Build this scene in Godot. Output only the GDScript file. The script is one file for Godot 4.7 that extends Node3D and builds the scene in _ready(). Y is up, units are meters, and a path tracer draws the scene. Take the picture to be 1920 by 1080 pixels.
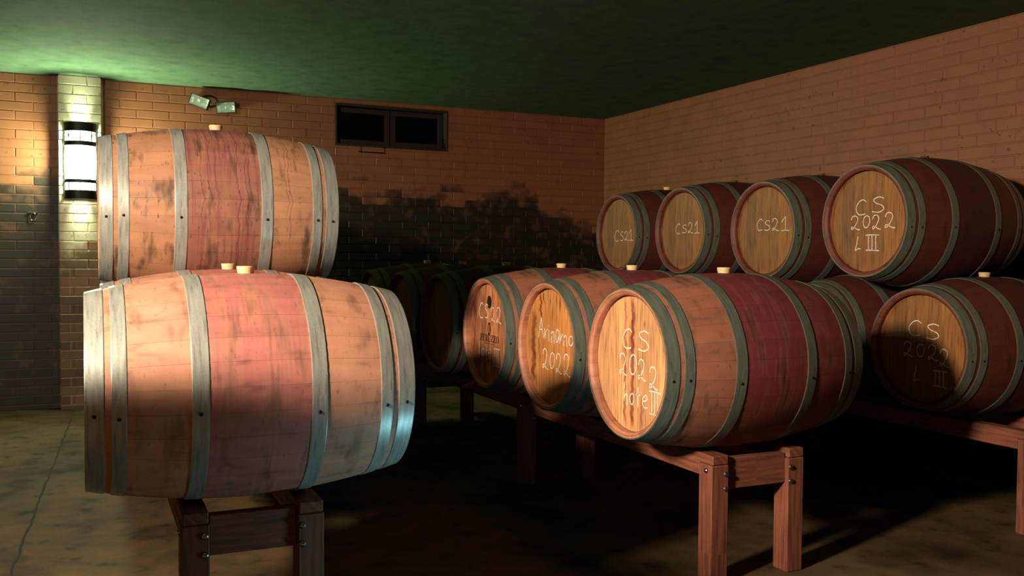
extends Node3D
# A wine cellar: oak barrels on timber racks, painted brick walls, one lit wall sconce.

const EYE := 1.2865          # lens height above the floor
const ROOM_H := 2.7244
const BACK_Z := -8.5
const RIGHT_X := 4.963
const LEFT_X := -4.2
const FRONT_Z := 2.6
const HALF := 0.475          # half the length of a barrel
const BILGE := 0.357
const END_R := 0.296
const STAVES := 30
const COURSE := 0.0745
const BRICK := 0.26
const JOINT := 0.008

var mat := {}
var taken := {}
var stave_mesh: Array[Mesh] = []
var hoop_mesh: Array[Mesh] = []
var board_mesh: Array[Mesh] = []
var rivet_mesh: Mesh
var bung_mesh: Mesh
var bolt_mesh: Mesh
const HOOPS := [[-0.476, -0.426], [-0.408, -0.368], [-0.2, -0.152], [0.138, 0.186], [0.358, 0.4], [0.418, 0.476]]
const BOARDS := [-0.27, -0.178, -0.104, -0.036, 0.041, 0.112, 0.19, 0.27]


func _ready() -> void:
	# ---------------------------------------------------------------- camera
	var cam := Camera3D.new()
	cam.name = "camera"
	add_child(cam)
	cam.fov = rad_to_deg(2.0 * atan(540.0 / 1744.224))
	cam.near = 0.05
	cam.far = 60.0
	var yaw := deg_to_rad(24.718)
	var pitch := deg_to_rad(1.98)
	var roll := deg_to_rad(0.456)
	var ahead := Vector3(sin(yaw), 0, -cos(yaw))
	var side := Vector3(cos(yaw), 0, sin(yaw))
	var look := ahead * cos(pitch) - Vector3.UP * sin(pitch)
	var above := Vector3.UP * cos(pitch) + ahead * sin(pitch)
	var cx := side * cos(roll) + above * sin(roll)
	var cy := above * cos(roll) - side * sin(roll)
	cam.transform = Transform3D(Basis(cx, cy, -look), Vector3(0, EYE, 0))
	cam.current = true
	# ---------------------------------------------------------------- environment
	var we := WorldEnvironment.new()
	we.name = "world_environment"
	var env := Environment.new()
	env.background_mode = Environment.BG_COLOR
	env.background_color = Color.BLACK
	env.tonemap_mode = Environment.TONE_MAPPER_LINEAR
	env.tonemap_exposure = 1.0
	env.sdfgi_enabled = true
	env.ssao_enabled = true
	env.ssil_enabled = true
	we.environment = env
	add_child(we)
	# ---------------------------------------------------------------- lights of the film crew, outside the frame
	studio_light(Vector3(-2.45, 2.45, -1.25), Vector3(2.6, 0.75, -3.5), 45.0, Color(1.0, 0.92, 0.81))
	floor_light(Vector3(1.5, 0.0, -2.42), Vector3(0.92, 0.62, -2.85), 0.34, Color(0.62, 0.93, 1.0))
	# ---------------------------------------------------------------- materials, setting, things
	make_materials()
	make_meshes()
	setting()
	wall_things()
	racks()
	barrels()


# ==================================================================== helpers
func numbered(called: String) -> String:
	if not taken.has(called):
		taken[called] = 0
		return called
	taken[called] += 1
	return "%s_%03d" % [called, taken[called]]


func thing(called: String, label: String, category: String, at := Vector3.ZERO, group := "") -> Node3D:
	var o := Node3D.new()
	o.name = numbered(called)
	add_child(o)
	o.position = at
	o.set_meta("label", label)
	o.set_meta("category", category)
	if group != "":
		o.set_meta("group", group)
	return o


func part(called: String, mesh: Mesh, m: Material, parent: Node, at := Vector3.ZERO) -> MeshInstance3D:
	var o := MeshInstance3D.new()
	var key := "n_" + called
	var n: int = parent.get_meta(key) if parent.has_meta(key) else 0
	o.name = called if n == 0 else "%s_%03d" % [called, n]
	parent.set_meta(key, n + 1)
	o.mesh = mesh
	o.material_override = m
	o.position = at
	parent.add_child(o, true)
	return o


func structure(called: String, mesh: Mesh, m: Material, label: String, category: String) -> MeshInstance3D:
	var o := part(called, mesh, m, self)
	o.set_meta("kind", "structure")
	o.set_meta("label", label)
	o.set_meta("category", category)
	return o


func starter() -> SurfaceTool:
	var st := SurfaceTool.new()
	st.begin(Mesh.PRIMITIVE_TRIANGLES)
	return st


func tri(st: SurfaceTool, p: Array, n: Array, uv: Array) -> void:
	var a: Vector3 = p[0]
	var b: Vector3 = p[1]
	var c: Vector3 = p[2]
	var front: Vector3 = (c - a).cross(b - a)
	var want: Vector3 = n[0] + n[1] + n[2]
	var order := [0, 1, 2] if front.dot(want) >= 0.0 else [0, 2, 1]
	for i in order:
		st.set_normal(n[i])
		st.set_uv(uv[i])
		st.add_vertex(p[i])


func quad(st: SurfaceTool, p: Array, n: Array, uv: Array) -> void:
	tri(st, [p[0], p[1], p[2]], [n[0], n[1], n[2]], [uv[0], uv[1], uv[2]])
	tri(st, [p[0], p[2], p[3]], [n[0], n[2], n[3]], [uv[0], uv[2], uv[3]])


func flat(st: SurfaceTool, p: Array, out: Vector3, uvx: Vector3, uvy: Vector3, uv0 := Vector2.ZERO) -> void:
	var uv := []
	for q: Vector3 in p:
		uv.append(Vector2(q.dot(uvx), q.dot(uvy)) + uv0)
	if p.size() == 3:
		tri(st, p, [out, out, out], uv)
	else:
		quad(st, p, [out, out, out, out], uv)


# A box with chamfered edges. uvx and uvy are the vectors whose dot products give the texture coordinates.
func cbox(st: SurfaceTool, lo: Vector3, hi: Vector3, c: float, uvx: Vector3, uvy: Vector3, uv0 := Vector2.ZERO) -> void:
	var mid := (lo + hi) * 0.5
	var e := (hi - lo) * 0.5
	var v := func(axis: int, s: Vector3) -> Vector3:
		var q := Vector3.ZERO
		for k in 3:
			q[k] = mid[k] + s[k] * (e[k] - (0.0 if k == axis else c))
		return q
	for a in 3:
		var b := (a + 1) % 3
		var d := (a + 2) % 3
		for sa in [-1.0, 1.0]:
			var ps := []
			for t in [[-1, -1], [1, -1], [1, 1], [-1, 1]]:
				var s := Vector3.ZERO
				s[a] = sa
				s[b] = t[0]
				s[d] = t[1]
				ps.append(v.call(a, s))
			var out := Vector3.ZERO
			out[a] = sa
			flat(st, ps, out, uvx, uvy, uv0)
			if c <= 0.0:
				continue
			for sb in [-1.0, 1.0]:
				var s0 := Vector3.ZERO
				s0[a] = sa
				s0[b] = sb
				s0[d] = -1.0
				var s1 := s0
				s1[d] = 1.0
				var o2 := Vector3.ZERO
				o2[a] = sa
				o2[b] = sb
				flat(st, [v.call(a, s0), v.call(a, s1), v.call(b, s1), v.call(b, s0)], o2.normalized(), uvx, uvy, uv0)
	if c > 0.0:
		for sx in [-1.0, 1.0]:
			for sy in [-1.0, 1.0]:
				for sz in [-1.0, 1.0]:
					var s := Vector3(sx, sy, sz)
					flat(st, [v.call(0, s), v.call(1, s), v.call(2, s)], s.normalized(), uvx, uvy, uv0)


func box_mesh(lo: Vector3, hi: Vector3, c := 0.004, uvx := Vector3(1, 0, 1), uvy := Vector3(0, 1, 0), uv0 := Vector2.ZERO) -> Mesh:
	var st := starter()
	cbox(st, lo, hi, c, uvx, uvy, uv0)
	return st.commit()


# a round bar along points
func tube(st: SurfaceTool, pts: Array, r: float, n := 8) -> void:
	var rings := []
	var ref := Vector3.UP
	for i in pts.size():
		var a: Vector3 = pts[maxi(i - 1, 0)]
		var b: Vector3 = pts[mini(i + 1, pts.size() - 1)]
		var t := (b - a).normalized()
		if absf(t.dot(ref)) > 0.95:
			ref = Vector3.RIGHT if absf(t.x) < 0.9 else Vector3.BACK
		var u := t.cross(ref).normalized()
		var w := u.cross(t).normalized()
		var ring := []
		for k in n:
			var ang := TAU * k / n
			ring.append([pts[i] + (u * cos(ang) + w * sin(ang)) * r, u * cos(ang) + w * sin(ang)])
		rings.append(ring)
	for i in pts.size() - 1:
		for k in n:
			var k2 := (k + 1) % n
			var q := [rings[i][k], rings[i][k2], rings[i + 1][k2], rings[i + 1][k]]
			quad(st, [q[0][0], q[1][0], q[2][0], q[3][0]], [q[0][1], q[1][1], q[2][1], q[3][1]], [Vector2(0, 0), Vector2(1, 0), Vector2(1, 1), Vector2(0, 1)])
	for e in [0, pts.size() - 1]:
		var out: Vector3 = (pts[0] - pts[1]) if e == 0 else (pts[e] - pts[e - 1])
		for k in n:
			flat(st, [pts[e], rings[e][k][0], rings[e][(k + 1) % n][0]], out.normalized(), Vector3.RIGHT, Vector3.UP)


# profile: array of Vector2(radius, height); spun about the y axis over an arc
func lathe(st: SurfaceTool, at: Vector3, profile: Array, n := 24, from := 0.0, to := TAU) -> void:
	for i in profile.size() - 1:
		var a: Vector2 = profile[i]
		var b: Vector2 = profile[i + 1]
		var d := b - a
		if d.length() < 1e-6:
			continue
		var nr := Vector2(d.y, -d.x).normalized()
		for k in n:
			var t0 := from + (to - from) * k / n
			var t1 := from + (to - from) * (k + 1) / n
			var d0 := Vector3(sin(t0), 0, cos(t0))
			var d1 := Vector3(sin(t1), 0, cos(t1))
			var up := Vector3.UP
			var n0 := d0 * nr.x + up * nr.y
			var n1 := d1 * nr.x + up * nr.y
			quad(st, [at + d0 * a.x + up * a.y, at + d1 * a.x + up * a.y, at + d1 * b.x + up * b.y, at + d0 * b.x + up * b.y], [n0, n1, n1, n0], [Vector2(t0, a.y), Vector2(t1, a.y), Vector2(t1, b.y), Vector2(t0, b.y)])


func sheet(r: float, g: float, b: float, rough := 0.7, metal := 0.0) -> StandardMaterial3D:
	var m := StandardMaterial3D.new()
	m.albedo_color = Color(r, g, b)
	m.roughness = rough
	m.metallic = metal
	return m


# ==================================================================== textures
func noise_bytes(w: int, h: int, freq: float, sx: float, sy: float, seed_value: int, octaves := 4) -> PackedByteArray:
	# a noise picture stretched by (sx, sy): drawn small and enlarged
	var n := FastNoiseLite.new()
	n.seed = seed_value
	n.noise_type = FastNoiseLite.TYPE_SIMPLEX_SMOOTH
	n.frequency = freq
	n.fractal_octaves = octaves
	var im := n.get_image(maxi(int(w / sx), 4), maxi(int(h / sy), 4), false, false, true)
	im.convert(Image.FORMAT_L8)
	im.resize(w, h, Image.INTERPOLATE_CUBIC)
	return im.get_data()


func picture(w: int, h: int, data: PackedByteArray) -> ImageTexture:
	var im := Image.create_from_data(w, h, false, Image.FORMAT_RGB8, data)
	im.generate_mipmaps()
	return ImageTexture.create_from_image(im)


func hash01(i: int) -> float:
	var x := (i * 374761393 + 668265263) & 0x7fffffff
	x = ((x ^ (x >> 13)) * 1274126177) & 0x7fffffff
	return float((x ^ (x >> 16)) & 0xffff) / 65535.0


# The outside of a barrel: u along the staves, v round the barrel (0.5 on top, 0.75 facing the viewer).
# dye: how far wine has coloured the middle; all: how far it has coloured the rest; runs: [u, v end, strength] trickles from the bung down.
func stave_picture(seed_value: int, oak: Color, wine: Color, dye: float, all: float, runs: Array, grime: float, far := 0.0) -> ImageTexture:
	var w := 1024
	var h := 768
	var grain := noise_bytes(w, h, 0.05, 10.0, 1.0, seed_value)
	var blot := noise_bytes(w, h, 0.02, 2.0, 2.0, seed_value + 1)
	var fine := noise_bytes(w, h, 0.06, 1.0, 1.0, seed_value + 2)
	var streak := noise_bytes(w, h, 0.05, 1.0, 9.0, seed_value + 3)
	var wob := noise_bytes(8, h, 0.02, 1.0, 1.0, seed_value + 4)
	var runs_at := PackedFloat32Array()
	runs_at.resize(w)
	var runs_to := PackedFloat32Array()
	runs_to.resize(w)
	for r in runs:
		for dx in range(-3, 4):
			var c := int(r[0] * w) + dx
			var s: float = r[2] * clampf(1.3 - absf(dx) * 0.42, 0.0, 1.0)
			if s > runs_at[c]:
				runs_at[c] = s
				runs_to[c] = r[1]
	var out := PackedByteArray()
	out.resize(w * h * 3)
	var k := 0
	for y in h:
		var v := float(y) / h
		var st := int(v * STAVES)
		var tone := 0.965 + 0.06 * hash01(st * 7 + seed_value)
		var down := absf(v - 0.5)
		var shift := int((float(wob[y * 8 + 3]) / 255.0 - 0.5) * 22.0)
		for x in w:
			var i := y * w + x
			var u := absf(float(x) / w - 0.49)
			var tone_end := 1.0
			var g := float(grain[i]) / 255.0
			var b := float(blot[i]) / 255.0
			var f := float(fine[i]) / 255.0
			var s := float(streak[i]) / 255.0
			var middle := clampf((0.168 - u + (b - 0.5) * 0.03) / 0.02, 0.0, 1.0)
			var a := all * (0.35 + 0.9 * b) + middle * dye * clampf(0.35 + 1.0 * b + 0.5 * (s - 0.5), 0.1, 1.0)
			var c := clampi(x + shift, 0, w - 1)
			if runs_at[c] > 0.0 and down < runs_to[c]:
				a += runs_at[c] * clampf((runs_to[c] - down) * 12.0, 0.0, 1.0) * (0.5 + 0.7 * f)
			if s > 0.66 and middle > 0.5:
				a += (s - 0.66) * 2.2 * dye
			if x > w * 0.68:
				a += far * (0.5 + 0.8 * b)
			if u > 0.46:
				a *= 0.15
				tone_end = 1.18
			a = clampf(a, 0.0, 1.0)
			var l := tone * tone_end * (0.92 + 0.12 * g + 0.1 * (b - 0.5))
			if g < 0.25:
				l *= 1.0 - (0.25 - g) * 0.6
			if f > 0.74:
				l *= 1.0 - grime * (f - 0.74) * 3.2
			if b < 0.36:
				l *= 1.0 - grime * (0.36 - b) * 1.8
			out[k] = clampi(int(255.0 * l * (oak.r + (wine.r - oak.r) * a)), 0, 255)
			out[k + 1] = clampi(int(255.0 * l * (oak.g + (wine.g - oak.g) * a)), 0, 255)
			out[k + 2] = clampi(int(255.0 * l * (oak.b + (wine.b - oak.b) * a)), 0, 255)
			k += 3
	return picture(w, h, out)


# The head of a barrel: vertical boards. marks: [u, v0, v1, half width, strength, colour]
func head_picture(seed_value: int, oak: Color, marks: Array, red: float) -> ImageTexture:
	var w := 512
	var h := 512
	var grain := noise_bytes(w, h, 0.06, 1.0, 12.0, seed_value)
	var blot := noise_bytes(w, h, 0.02, 1.0, 3.0, seed_value + 1)
	var wob := noise_bytes(8, h, 0.02, 1.0, 1.0, seed_value + 4)
	var wine := Color(0.45, 0.17, 0.13)
	var out := PackedByteArray()
	out.resize(w * h * 3)
	var board := PackedInt32Array()
	board.resize(w)
	for x in w:
		var z := (float(x) / w - 0.5) * 0.54
		for j in BOARDS.size() - 1:
			if z >= BOARDS[j]:
				board[x] = j
	var k := 0
	for y in h:
		var v := float(y) / h
		var shift := (float(wob[y * 8 + 2]) / 255.0 - 0.5) * 0.05
		for x in w:
			var i := y * w + x
			var u := float(x) / w
			var g := float(grain[i]) / 255.0
			var b := float(blot[i]) / 255.0
			var l := (0.9 + 0.2 * hash01(board[x] * 13 + seed_value)) * (0.86 + 0.24 * g)
			if g < 0.32:
				l *= 1.0 - (0.32 - g) * 0.8
			var a := clampf(red * (b - 0.3) * 1.8, 0.0, 0.8)
			var r := oak.r + (wine.r - oak.r) * a
			var gg := oak.g + (wine.g - oak.g) * a
			var bb := oak.b + (wine.b - oak.b) * a
			for m in marks:
				if v > m[1] and v < m[2]:
					var d: float = absf(u + shift * m[6] - m[0]) / m[3]
					if d < 1.0:
						var edge := minf(minf((v - m[1]) * 14.0, (m[2] - v) * 14.0), 1.0)
						var q: float = m[4] * (1.0 - d * d) * edge * (0.55 + 0.7 * b)
						var mc: Color = m[5]
						r += (mc.r - r) * q
						gg += (mc.g - gg) * q
						bb += (mc.b - bb) * q
			out[k] = clampi(int(255.0 * l * r), 0, 255)
			out[k + 1] = clampi(int(255.0 * l * gg), 0, 255)
			out[k + 2] = clampi(int(255.0 * l * bb), 0, 255)
			k += 3
	return picture(w, h, out)


# Painted brickwork with black mould that has a ragged outline. Horizontal metres run from x0 to x1.
func wall_picture(seed_value: int, x0: float, x1: float, w: int, h: int, back: bool) -> ImageTexture:
	var n1 := noise_bytes(w, h, 0.02, 1.0, 1.0, seed_value)
	var n2 := noise_bytes(w, h, 0.012, 1.6, 1.0, seed_value + 1)
	var n3 := noise_bytes(w, h, 0.09, 1.0, 1.0, seed_value + 2, 3)
	var out := PackedByteArray()
	out.resize(w * h * 3)
	var k := 0
	for y in h:
		var up := ROOM_H * (1.0 - float(y) / h)
		var from_top := ROOM_H - up
		var row := int(from_top / COURSE)
		var in_row := from_top - row * COURSE
		var bed := in_row < JOINT
		for x in w:
			var i := y * w + x
			var m := x0 + (x1 - x0) * x / w
			var a := float(n1[i]) / 255.0
			var b := float(n2[i]) / 255.0
			var f := float(n3[i]) / 255.0
			var off := (row % 2) * BRICK * 0.5
			var col := int(floor((m + 20.0 + off) / BRICK))
			var joint := bed or (m + 20.0 + off - col * BRICK) < JOINT
			var rnd := hash01(col * 131 + row * 977 + seed_value)
			var l := 0.975 + 0.03 * rnd + 0.1 * (a - 0.5)
			var r := 0.53 * l
			var g := 0.322 * l
			var bl := 0.212 * l
			var top := 1.83
			var mud := 0.0
			if back:
				if m > -0.19 and m < 0.15:
					top = 1.42
					mud = 1.0
					r = 0.80 * l
					g = 0.76 * l
					bl = 0.66 * l
				elif m > 4.2:
					top = 1.84 - (m - 4.2) * 0.35
				else:
					top = 1.93
			else:
				top = 1.35 if m > -7.9 else 1.6
			var d := top - up + (b - 0.5) * 0.2 + (rnd - 0.5) * 0.2 + (a - 0.5) * 0.24
			if d > 0.0:
				var q := minf(d / 0.17, 1.0) * (0.88 + 0.12 * f)
				var dr := 0.085 + 0.1 * rnd * a
				var dg := 0.07 + 0.06 * rnd * a
				var db := 0.055 + 0.03 * rnd * a
				if mud > 0.0:
					dr = 0.30 + 0.18 * rnd
					dg = 0.21 + 0.12 * rnd
					db = 0.13 + 0.07 * rnd
				elif a > 0.62:
					q *= 1.0 - minf((a - 0.62) * 2.0, 0.3)
				if joint and (m < 0.2 or f > 0.8):
					q *= 0.55
				r += (dr - r) * q
				g += (dg - g) * q
				bl += (db - bl) * q
			elif f > 0.8 and b > 0.55:
				r *= 0.7
				g *= 0.7
				bl *= 0.7
			if joint and d <= 0.0:
				r *= 0.95
				g *= 0.94
				bl *= 0.93
			out[k] = clampi(int(255.0 * r), 0, 255)
			out[k + 1] = clampi(int(255.0 * g), 0, 255)
			out[k + 2] = clampi(int(255.0 * bl), 0, 255)
			k += 3
	return picture(w, h, out)


# Worn concrete, 12 m by 12 m, with stains.
func floor_picture() -> ImageTexture:
	var w := 1536
	var h := 1536
	var n1 := noise_bytes(w, h, 0.010, 1.0, 1.0, 51, 5)
	var n2 := noise_bytes(w, h, 0.045, 1.0, 1.0, 52, 4)
	var n3 := noise_bytes(w, h, 0.3, 1.0, 1.0, 53, 2)
	var out := PackedByteArray()
	out.resize(w * h * 3)
	for i in w * h:
		var a := float(n1[i]) / 255.0
		var b := float(n2[i]) / 255.0
		var f := float(n3[i]) / 255.0
		var l := 0.72 + 0.46 * a + 0.22 * (b - 0.5) + 0.1 * (f - 0.5)
		if b < 0.3:
			l *= 1.0 - (0.3 - b) * 1.6
		if a < 0.34:
			l *= 1.0 - (0.34 - a) * 1.2
		var t := clampf((b - 0.4) * 1.2, 0.0, 0.6)
		out[i * 3] = clampi(int(255.0 * l * (0.335 + 0.06 * t)), 0, 255)
		out[i * 3 + 1] = clampi(int(255.0 * l * (0.278 + 0.005 * t)), 0, 255)
		out[i * 3 + 2] = clampi(int(255.0 * l * (0.19 - 0.02 * t)), 0, 255)
	return picture(w, h, out)


func plain_picture(seed_value: int, w: int, h: int, c: Color, freq: float, sx: float, sy: float, depth: float) -> ImageTexture:
	var n1 := noise_bytes(w, h, freq, sx, sy, seed_value)
	var n2 := noise_bytes(w, h, freq * 3.0, 1.0, 1.0, seed_value + 1)
	var out := PackedByteArray()
	out.resize(w * h * 3)
	for i in w * h:
		var a := float(n1[i]) / 255.0
		var b := float(n2[i]) / 255.0
		var l := 1.0 + depth * (a - 0.5) * 1.4 + depth * (b - 0.5) * 0.7
		if a < 0.3:
			l *= 1.0 - (0.3 - a) * depth * 2.5
		out[i * 3] = clampi(int(255.0 * l * c.r), 0, 255)
		out[i * 3 + 1] = clampi(int(255.0 * l * c.g), 0, 255)
		out[i * 3 + 2] = clampi(int(255.0 * l * c.b), 0, 255)
	return picture(w, h, out)


func textured(t: Texture2D, rough: float, metal := 0.0) -> StandardMaterial3D:
	var m := StandardMaterial3D.new()
	m.albedo_texture = t
	m.roughness = rough
	m.metallic = metal
	m.texture_filter = BaseMaterial3D.TEXTURE_FILTER_LINEAR_WITH_MIPMAPS
	return m


func make_materials() -> void:
	var oak := Color(0.72, 0.515, 0.385)
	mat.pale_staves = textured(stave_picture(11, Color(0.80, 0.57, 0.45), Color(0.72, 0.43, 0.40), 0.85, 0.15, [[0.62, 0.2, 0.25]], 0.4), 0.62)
	mat.dripped_staves = textured(stave_picture(23, oak, Color(0.47, 0.25, 0.25), 0.58, 0.05, [[0.55, 0.42, 0.9], [0.585, 0.36, 0.6], [0.6, 0.3, 0.5], [0.43, 0.34, 0.5], [0.46, 0.3, 0.4], [0.4, 0.36, 0.45], [0.76, 0.3, 0.55], [0.775, 0.36, 0.6], [0.5, 0.22, 0.5]], 0.8), 0.62)
	mat.red_staves = textured(stave_picture(37, Color(0.64, 0.42, 0.31), Color(0.45, 0.18, 0.19), 0.95, 0.2, [[0.4, 0.3, 0.3]], 0.6, 0.75), 0.6)
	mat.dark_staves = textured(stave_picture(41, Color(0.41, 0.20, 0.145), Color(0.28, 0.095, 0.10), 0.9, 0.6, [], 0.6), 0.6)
	var red := Color(0.5, 0.16, 0.14)
	var black := Color(0.16, 0.08, 0.05)
	mat.head_plain = textured(head_picture(61, Color(0.53, 0.345, 0.165), [[0.47, 0.8, 0.99, 0.05, 0.5, red, 0.3], [0.44, 0.13, 0.17, 0.012, 0.9, black, 0.0], [0.57, 0.12, 0.16, 0.01, 0.7, black, 0.0]], 0.15), 0.6)
	mat.head_light = textured(head_picture(67, Color(0.84, 0.615, 0.41), [[0.4, 0.0, 0.99, 0.022, 0.6, red, 0.5], [0.5, 0.0, 0.98, 0.028, 0.85, red, 0.5], [0.63, 0.7, 0.97, 0.02, 0.6, red, 0.4], [0.49, 0.17, 0.23, 0.014, 0.95, black, 0.0], [0.66, 0.17, 0.24, 0.016, 0.95, black, 0.0]], 0.05), 0.6)
	mat.head_streaked = textured(head_picture(71, Color(0.78, 0.52, 0.28), [[0.16, 0.2, 0.85, 0.05, 0.75, Color(0.36, 0.15, 0.07), 1.0], [0.3, 0.02, 0.3, 0.02, 0.8, Color(0.36, 0.1, 0.08), 1.0], [0.36, 0.0, 0.16, 0.012, 0.9, black, 1.0], [0.48, 0.06, 0.16, 0.012, 0.9, black, 0.2], [0.6, 0.02, 0.18, 0.012, 0.9, black, 0.2], [0.66, 0.06, 0.2, 0.01, 0.9, black, 0.2], [0.27, 0.3, 0.7, 0.016, 0.5, Color(0.4, 0.18, 0.1), 1.0]], 0.12), 0.6)
	mat.head_red = textured(head_picture(79, Color(0.78, 0.51, 0.33), [[0.12, 0.1, 0.95, 0.05, 0.6, Color(0.5, 0.22, 0.2), 0.5]], 0.4), 0.6)
	mat.steel = textured(plain_picture(81, 512, 512, Color(0.64, 0.64, 0.61), 0.03, 1.0, 5.0, 0.16), 0.4, 0.3)
	mat.dull_steel = textured(plain_picture(83, 512, 512, Color(0.39, 0.41, 0.37), 0.03, 1.0, 5.0, 0.18), 0.5, 0.3)
	mat.rivet = sheet(0.16, 0.12, 0.1, 0.6, 0.5)
	mat.bung = sheet(0.86, 0.74, 0.56, 0.55)
	mat.bung_dark = sheet(0.3, 0.22, 0.15, 0.7)
	mat.chalk = sheet(0.86, 0.82, 0.76, 0.95)
	mat.print = sheet(0.11, 0.07, 0.05, 0.7)
	mat.timber = textured(plain_picture(91, 512, 512, Color(0.47, 0.265, 0.185), 0.05, 1.0, 12.0, 0.28), 0.7)
	mat.bolt = sheet(0.66, 0.66, 0.64, 0.28, 1.0)
	mat.wall_back = textured(wall_picture(7, LEFT_X, RIGHT_X, 2048, 610, true), 0.5)
	mat.wall_right = textured(wall_picture(9, BACK_Z, FRONT_Z, 2048, 500, false), 0.55)
	mat.plaster = sheet(0.36, 0.26, 0.2, 0.7)
	mat.ceiling = textured(plain_picture(95, 512, 512, Color(0.32, 0.41, 0.315), 0.02, 1.0, 1.0, 0.12), 0.9)
	mat.ceiling.metallic_specular = 0.2
	mat.floor = textured(floor_picture(), 0.8)
	mat.floor.metallic_specular = 0.25
	mat.iron = sheet(0.05, 0.05, 0.04, 0.5, 0.4)
	mat.dark_wood = textured(plain_picture(97, 256, 256, Color(0.15, 0.075, 0.05), 0.05, 8.0, 1.0, 0.4), 0.7)
	mat.dark_glass = sheet(0.02, 0.02, 0.02, 0.08)
	mat.housing = sheet(0.05, 0.06, 0.05, 0.5)
	mat.chrome = sheet(0.75, 0.78, 0.76, 0.12, 1.0)
	mat.lens = sheet(0.85, 0.95, 0.88, 0.05)
	mat.lens.transparency = BaseMaterial3D.TRANSPARENCY_ALPHA
	mat.lens.albedo_color = Color(0.85, 0.95, 0.88, 0.12)
	mat.groove = sheet(0.09, 0.08, 0.06, 0.95)


# ==================================================================== shared meshes
func radius_at(u: float) -> float:
	return BILGE - (BILGE - END_R) * (u / HALF) * (u / HALF)


func make_meshes() -> void:
	for i in STAVES:
		stave_mesh.append(stave(i))
	for hp in HOOPS:
		hoop_mesh.append(hoop(hp[0], hp[1]))
	for j in BOARDS.size() - 1:
		board_mesh.append(head_board(BOARDS[j], BOARDS[j + 1]))
	var st := starter()
	lathe(st, Vector3.ZERO, [Vector2(0.006, 0), Vector2(0.0052, 0.002), Vector2(0.003, 0.003), Vector2(0.0, 0.0032)], 10)
	rivet_mesh = st.commit()
	st = starter()
	lathe(st, Vector3.ZERO, [Vector2(0.021, -0.02), Vector2(0.029, 0.023), Vector2(0.0275, 0.026), Vector2(0.0, 0.027)], 24)
	bung_mesh = st.commit()
	st = starter()
	lathe(st, Vector3.ZERO, [Vector2(0.011, -0.002), Vector2(0.011, 0.001), Vector2(0.0095, 0.005), Vector2(0.0055, 0.008), Vector2(0.0, 0.009)], 14)
	bolt_mesh = st.commit()


func around(u: float, t: float, r: float) -> Vector3:
	# t from the top, growing towards the viewer (+z)
	return Vector3(u, cos(t) * r, sin(t) * r)


func stave(i: int) -> Mesh:
	var st := starter()
	var t0 := -PI + TAU * i / STAVES
	var t1 := -PI + TAU * (i + 1) / STAVES
	var g := (t1 - t0) * 0.012
	var ts := [t0 + g * 0.3, t0 + g * 2.0, (t0 + t1) * 0.5, t1 - g * 2.0, t1 - g * 0.3]
	var drop := [0.0004, 0.0, 0.0, 0.0, 0.0004]
	var us := []
	for k in 15:
		us.append(-HALF + 2.0 * HALF * k / 14.0)
	for k in 14:
		for j in 4:
			var p := []
			var n := []
			var uv := []
			for q in [[k, j], [k + 1, j], [k + 1, j + 1], [k, j + 1]]:
				var u: float = us[q[0]]
				var t: float = ts[q[1]]
				var r: float = radius_at(u) - drop[q[1]]
				p.append(around(u, t, r))
				var tilt := 2.0 * (BILGE - END_R) * u / (HALF * HALF)
				n.append((Vector3(tilt, cos(t), sin(t))).normalized())
				uv.append(Vector2((u + HALF) / (2.0 * HALF), (t + PI) / TAU))
			quad(st, p, n, uv)
	for s in [-1.0, 1.0]:
		var u: float = s * HALF
		var ro := radius_at(u)
		var thick := 0.027
		for j in 4:
			var ua: Vector2 = Vector2((u + HALF) / (2.0 * HALF) * 0.98 + 0.01, (ts[j] + PI) / TAU)
			var ub: Vector2 = Vector2(ua.x - s * 0.03, (ts[j + 1] + PI) / TAU)
			# end grain, then the bevelled inside of the chime
			quad(st, [around(u, ts[j], ro - drop[j]), around(u, ts[j + 1], ro - drop[j + 1]), around(u, ts[j + 1], ro - 0.014), around(u, ts[j], ro - 0.014)], [Vector3(s, 0, 0), Vector3(s, 0, 0), Vector3(s, 0, 0), Vector3(s, 0, 0)], [ua, Vector2(ua.x, ub.y), ub, Vector2(ub.x, ua.y)])
			var bn := Vector3(s, -cos(ts[j]), -sin(ts[j])).normalized()
			quad(st, [around(u, ts[j], ro - 0.014), around(u, ts[j + 1], ro - 0.014), around(u - s * 0.014, ts[j + 1], ro - thick), around(u - s * 0.014, ts[j], ro - thick)], [bn, bn, bn, bn], [ua, Vector2(ua.x, ub.y), ub, Vector2(ub.x, ua.y)])
			var inn := -Vector3(0, cos(ts[j]), sin(ts[j]))
			quad(st, [around(u - s * 0.014, ts[j], ro - thick), around(u - s * 0.014, ts[j + 1], ro - thick), around(u - s * 0.09, ts[j + 1], ro - thick + 0.016), around(u - s * 0.09, ts[j], ro - thick + 0.016)], [inn, inn, inn, inn], [ua, Vector2(ua.x, ub.y), ub, Vector2(ub.x, ua.y)])
	return st.commit()


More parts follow.
